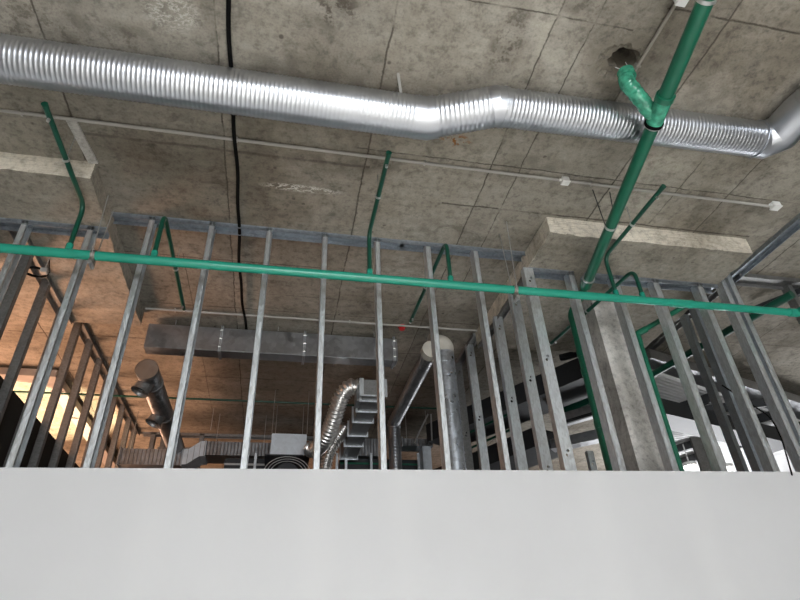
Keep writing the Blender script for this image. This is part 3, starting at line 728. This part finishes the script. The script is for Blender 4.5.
tube('motor_shell', [(0, .04, 0), (0, .3, 0)], .12, 'darksteel', r, 24)
# second dark machine row beyond (silhouettes with bright legs)
for i, (u, lb) in enumerate(((256, 'left of the fan'), (337, 'right of the lower flexible duct'), (346, 'second right of the lower flexible duct'), (371, 'in front of the dark unit'), (418, 'beside the slim drop'))):
    a = onY(u, 455, 6.1); o = obox('support_leg', (a.x-.013, 6.08, 0, a.x+.013, 6.11, a.z+.02), 'stud'); tag(o, 'short bright support leg low at the back, %s' % lb, 'leg', 'support legs at the back')
a = onY(225, 457, 6.15); b_ = onY(272, 475, 6.15); b_.z = 0; r = empty('air_unit', (a.x, 6.17, 0)); tag(r, 'dark air handling unit below the ribbed duct, left of the zinc box', 'air unit')
obox('casing', (0, 0, 0, b_.x-a.x, .3, a.z-b_.z), 'darksteel', r, .01); obox('front_rail', (0, -.012, a.z-.08, b_.x-a.x, 0, a.z-.06), 'steel', r)
a = onY(340, 457, 6.25); b_ = onY(432, 475, 6.25); b_.z = 0; r = empty('air_unit', (a.x, 6.25, 0)); tag(r, 'dark greenish air handling unit behind the legs, right of the flexible ducts', 'air unit')
obox('casing', (0, 0, 0, b_.x-a.x, .3, a.z-b_.z-.01), 'green_dark' if 'green_dark' in M else 'darksteel', r, .01); obox('front_rail', (0, -.012, a.z-.08, b_.x-a.x, 0, a.z-.06), 'green2', r)
# diagonal stays near the foil duct
a = onZ(418, 444, 4.0); 
o = tube('diagonal_stay', [onY(414, 443, 5.2), onY(428, 414, 5.2)], .008, 'steel', n=8); tag(o, 'thin diagonal steel stay right of the slim spiral duct', 'stay')
o = tube('hanging_rod', [onY(431, 414, 5.2), onY(432, 440, 5.2)], .008, 'steel', n=8); tag(o, 'thin upright rod at the end of the diagonal stay', 'rod')
for i, (u0, v0, u1, lb) in enumerate(((214, 408, 214, 'left of the zinc box rods'), (250, 385, 250, 'above the ribbed duct'), (334, 340, 334, 'behind the right of the upright stud'))):
    p = onZ(u0, v0, CE); o = tube('hanging_rod', [(p.x, p.y, CE), (p.x, p.y, CE-.25)], .0035, 'steel', n=6); tag(o, 'thin threaded rod hanging from the back soffit, %s' % lb, 'rod', 'bare threaded rods')
# ------------------------------------------------------------------ far right: beams, tray, lit deck
def diag(name, p0, p1, z, w, h, mat, label, cat):
    a, b = onZ(*p0, z), onZ(*p1, z); o = obeam(name, a, b, w, h, mat); tag(o, label, cat); return o
diag('cable_tray', (636, 336), (702, 306), 4.03, .03, .04, 'darksteel', 'dark cable tray slanting behind the broad mottled stud', 'cable tray')
diag('cable_tray', (752, 311), (812, 287), 4.03, .05, .05, 'darksteel', 'dark cable tray slanting away right of the corner post', 'cable tray')
diag('cable_tray', (560, 358), (620, 342), 4.0, .05, .05, 'darksteel', 'dark cable tray just left of the column behind the drain', 'cable tray')
diag('green_beam', (555, 412), (612, 388), 3.75, .05, .13, 'green3', 'dark green channel section between the wide stud and the drain', 'channel')
diag('wall_duct', (556, 422), (625, 402), 3.55, .10, .10, 'rduct', 'grey duct under the dark green channel left of the column', 'duct')
diag('steel_angle', (556, 425), (612, 408), 3.45, .03, .03, 'darksteel', 'black steel angle crossing just left of the drain', 'steel angle')
diag('wall_duct', (552, 446), (625, 430), 3.5, .14, .1, 'rduct', 'lower grey duct crossing low left of the column', 'duct')
p = onY(594, 455, 4.4); stud(p.x, 4.4, 0, 3.15, 'short grey stud with holes low between the wide stud and the drain', G3, rz=PI/2, holes=True, w=.04, d=.06, mat='stud')
o = tube('grey_pipe_loop', fillet([onY(566, 400, 5.2), onY(562, 380, 5.2), onY(580, 377, 5.2), onY(600, 384, 5.2)], .05), .012, 'green2', n=10); tag(o, 'thin greenish pipe loop behind the wide stud', 'pipe')
diag('dark_duct', (440, 437), (612, 366), 3.78, .42, .2, 'darksteel', 'wide black insulated duct high in the dark space behind the right studs', 'duct')
diag('dark_duct', (440, 484), (552, 440), 3.55, .5, .2, 'darksteel', 'lower black insulated duct in the dark space behind the right studs', 'duct')
for z, q in ((3.6, (462, 452, 520, 425)), (3.66, (470, 432, 508, 414))):
    o = tube('thin_green_line', [onZ(q[0], q[1], z-.12), onZ(q[2], q[3], z-.12)], .012, 'green3', n=10); tag(o, 'short thin green pipe in the dark behind the studs, %s' % ('lower' if q[0] == 462 else 'upper'), 'pipe')
# big grey duct in far right
diag('wide_duct', (636, 360), (815, 413), 3.97, .32, .1, 'rduct', 'wide dull grey duct high behind the studs right of the column', 'duct')
# bright ribbed deck
dz = 3.8
p00 = onZ(630, 366, dz); p10 = onZ(815, 428, dz)
ax = (p10-p00).normalized(); ay = Vector((-ax.y, ax.x, 0)); DL = (p10-p00).length
root = empty('ribbed_deck', p00); tag(root, 'bright white ribbed sheet ceiling in the far right back room', 'ribbed ceiling')
R3 = Matrix((ax, ay, Vector((0, 0, 1)))).transposed()
q0, q1 = onZ(622, 474, dz)-p00, onZ(835, 486, dz)-p00; DD = p10-p00
n_ = 46; prof = []
for i in range(n_): y = i/n_; prof += [(y, .03), (y+.25/n_, .015), (y+.6/n_, .015), (y+.85/n_, .03)]
pr = prof+[(1, .03), (1, .05), (0, .05)]; bm = bmesh.new()
va = [bm.verts.new(q0*y+Vector((0, 0, z))) for y, z in pr]; vb = [bm.verts.new(DD.lerp(q1, y)+Vector((0, 0, z))) for y, z in pr]
for i in range(len(pr)): j = (i+1) % len(pr); bm.faces.new((va[i], va[j], vb[j], vb[i]))
bm.faces.new(va[::-1]); bm.faces.new(vb); bmesh.ops.recalc_face_normals(bm, faces=bm.faces[:])
obj('sheet', bm, 'deck', root)
for u0, v0, u1, v1, w_ in ((655, 412, 712, 393, .05), (690, 408, 770, 398, .03), (716, 426, 772, 411, .03), (662, 450, 706, 437, .06), (668, 463, 708, 450, .07), (735, 442, 800, 422, .04)):
    a, b = onZ(u0, v0, dz), onZ(u1, v1, dz); a.z = b.z = 3.76; obeam('cross_beam', a-p00, b-p00, w_, .09, 'darksteel', root)
diag('wide_beam', (650, 411), (782, 442), 3.62, .30, .16, 'darksteel', 'wide dark beam crossing under the bright ribbed ceiling', 'beam')
for i, (u, v_) in enumerate(((690, 466), (762, 466), (727, 468))):
    p = onZ(u, v_, 3.5); r = empty('back_lamp', p); tag(r, 'small bright lamp low in the back room, %s' % ('right of the broad mottled stud', 'right of the stud under the panel end', 'between the other two')[i], 'lamp', 'lit lamps in the far right back room')
    tube('lens', [(0, 0, 0), (0, 0, -.02)], .07, 'lamp', r, 20); tube('housing', [(0, 0, .04), (0, 0, 0)], .08, 'white', r, 20)
    tube('stem', [(0, 0, .04), (0, 0, .27)], .008, 'steel', r, 8)
# teal sheet metal leaning piece low behind the studs
p = onY(704, 452, 4.4); o = obox('teal_panel', (p.x-.09, 4.4, 0, p.x+.09, 4.42, onY(700, 437, 4.4).z), 'studdark'); tag(o, 'small ribbed bluish metal sheet standing low right of the column', 'metal sheet')
# black cable draped at right
pts = [onY(722, 385, 3.05), onY(745, 400, 3.05), onY(772, 418, 2.9), onY(782, 440, 2.9), onY(792, 475, 2.9)]
o = tube('draped_cable', fillet(pts, .2), .005, 'black', n=8); tag(o, 'thin black cable draped over the corner post studs', 'cable')

# ------------------------------------------------------------------ light
def area(name, loc, target, sx, sy, e, col, spread=None):
    l = bpy.data.lights.new(name, 'AREA'); l.shape = 'RECTANGLE'; l.size = sx; l.size_y = sy; l.energy = e; l.color = col
    if spread: l.spread = spread
    o = bpy.data.objects.new(name, l); COL.objects.link(o); o.location = loc
    o.rotation_euler = (Vector(target)-Vector(loc)).to_track_quat('-Z', 'Y').to_euler(); return o
area('window_daylight', (.5, -6.28, 1.45), (.8, 3, 2.3), 4.6, 1.8, 430, (.94, .97, 1.0))
area('floor_pool_fill', (.5, -6.25, 3.0), (.9, -1.0, 0), 4.4, .5, 260, (1, .98, .94), .7)  # added downward light; its pool on the floor bounces up to the soffit
area('warm_daylight', (-5.4, 6.3, .9), (-2.6, 6.0, 4.1), 3.0, 4.0, 860, (1, .54, .33))
area('back_daylight', (7.2, 8.5, .6), (5.5, 6.5, 3.8), 2.5, 2.5, 115, (.97, .98, 1), 1.3)
# spot standing in for sunlight off the far left floor; grey sheet shades it
SL = Vector((-3.0, 6.3, .1))
l = bpy.data.lights.new('bounced_sunlight', 'SPOT'); l.energy = 2600; l.color = (1, .78, .48); l.spot_size = math.radians(28); l.spot_blend = .12; l.shadow_soft_size = .05
lo_ = bpy.data.objects.new('bounced_sunlight', l); COL.objects.link(lo_); lo_.location = SL; lo_.rotation_euler = (Vector((-2.75, 6.25, 4.1))-SL).to_track_quat('-Z', 'Y').to_euler()
w = bpy.data.worlds.new('world'); S.world = w; w.use_nodes = True
bg = w.node_tree.nodes['Background']; bg.inputs[0].default_value = (.75, .85, 1, 1); bg.inputs[1].default_value = .15
S.view_settings.view_transform = 'Standard'; S.view_settings.look = 'None'; S.view_settings.gamma = 1
S.view_settings.exposure = 0; S.view_settings.use_curve_mapping = False
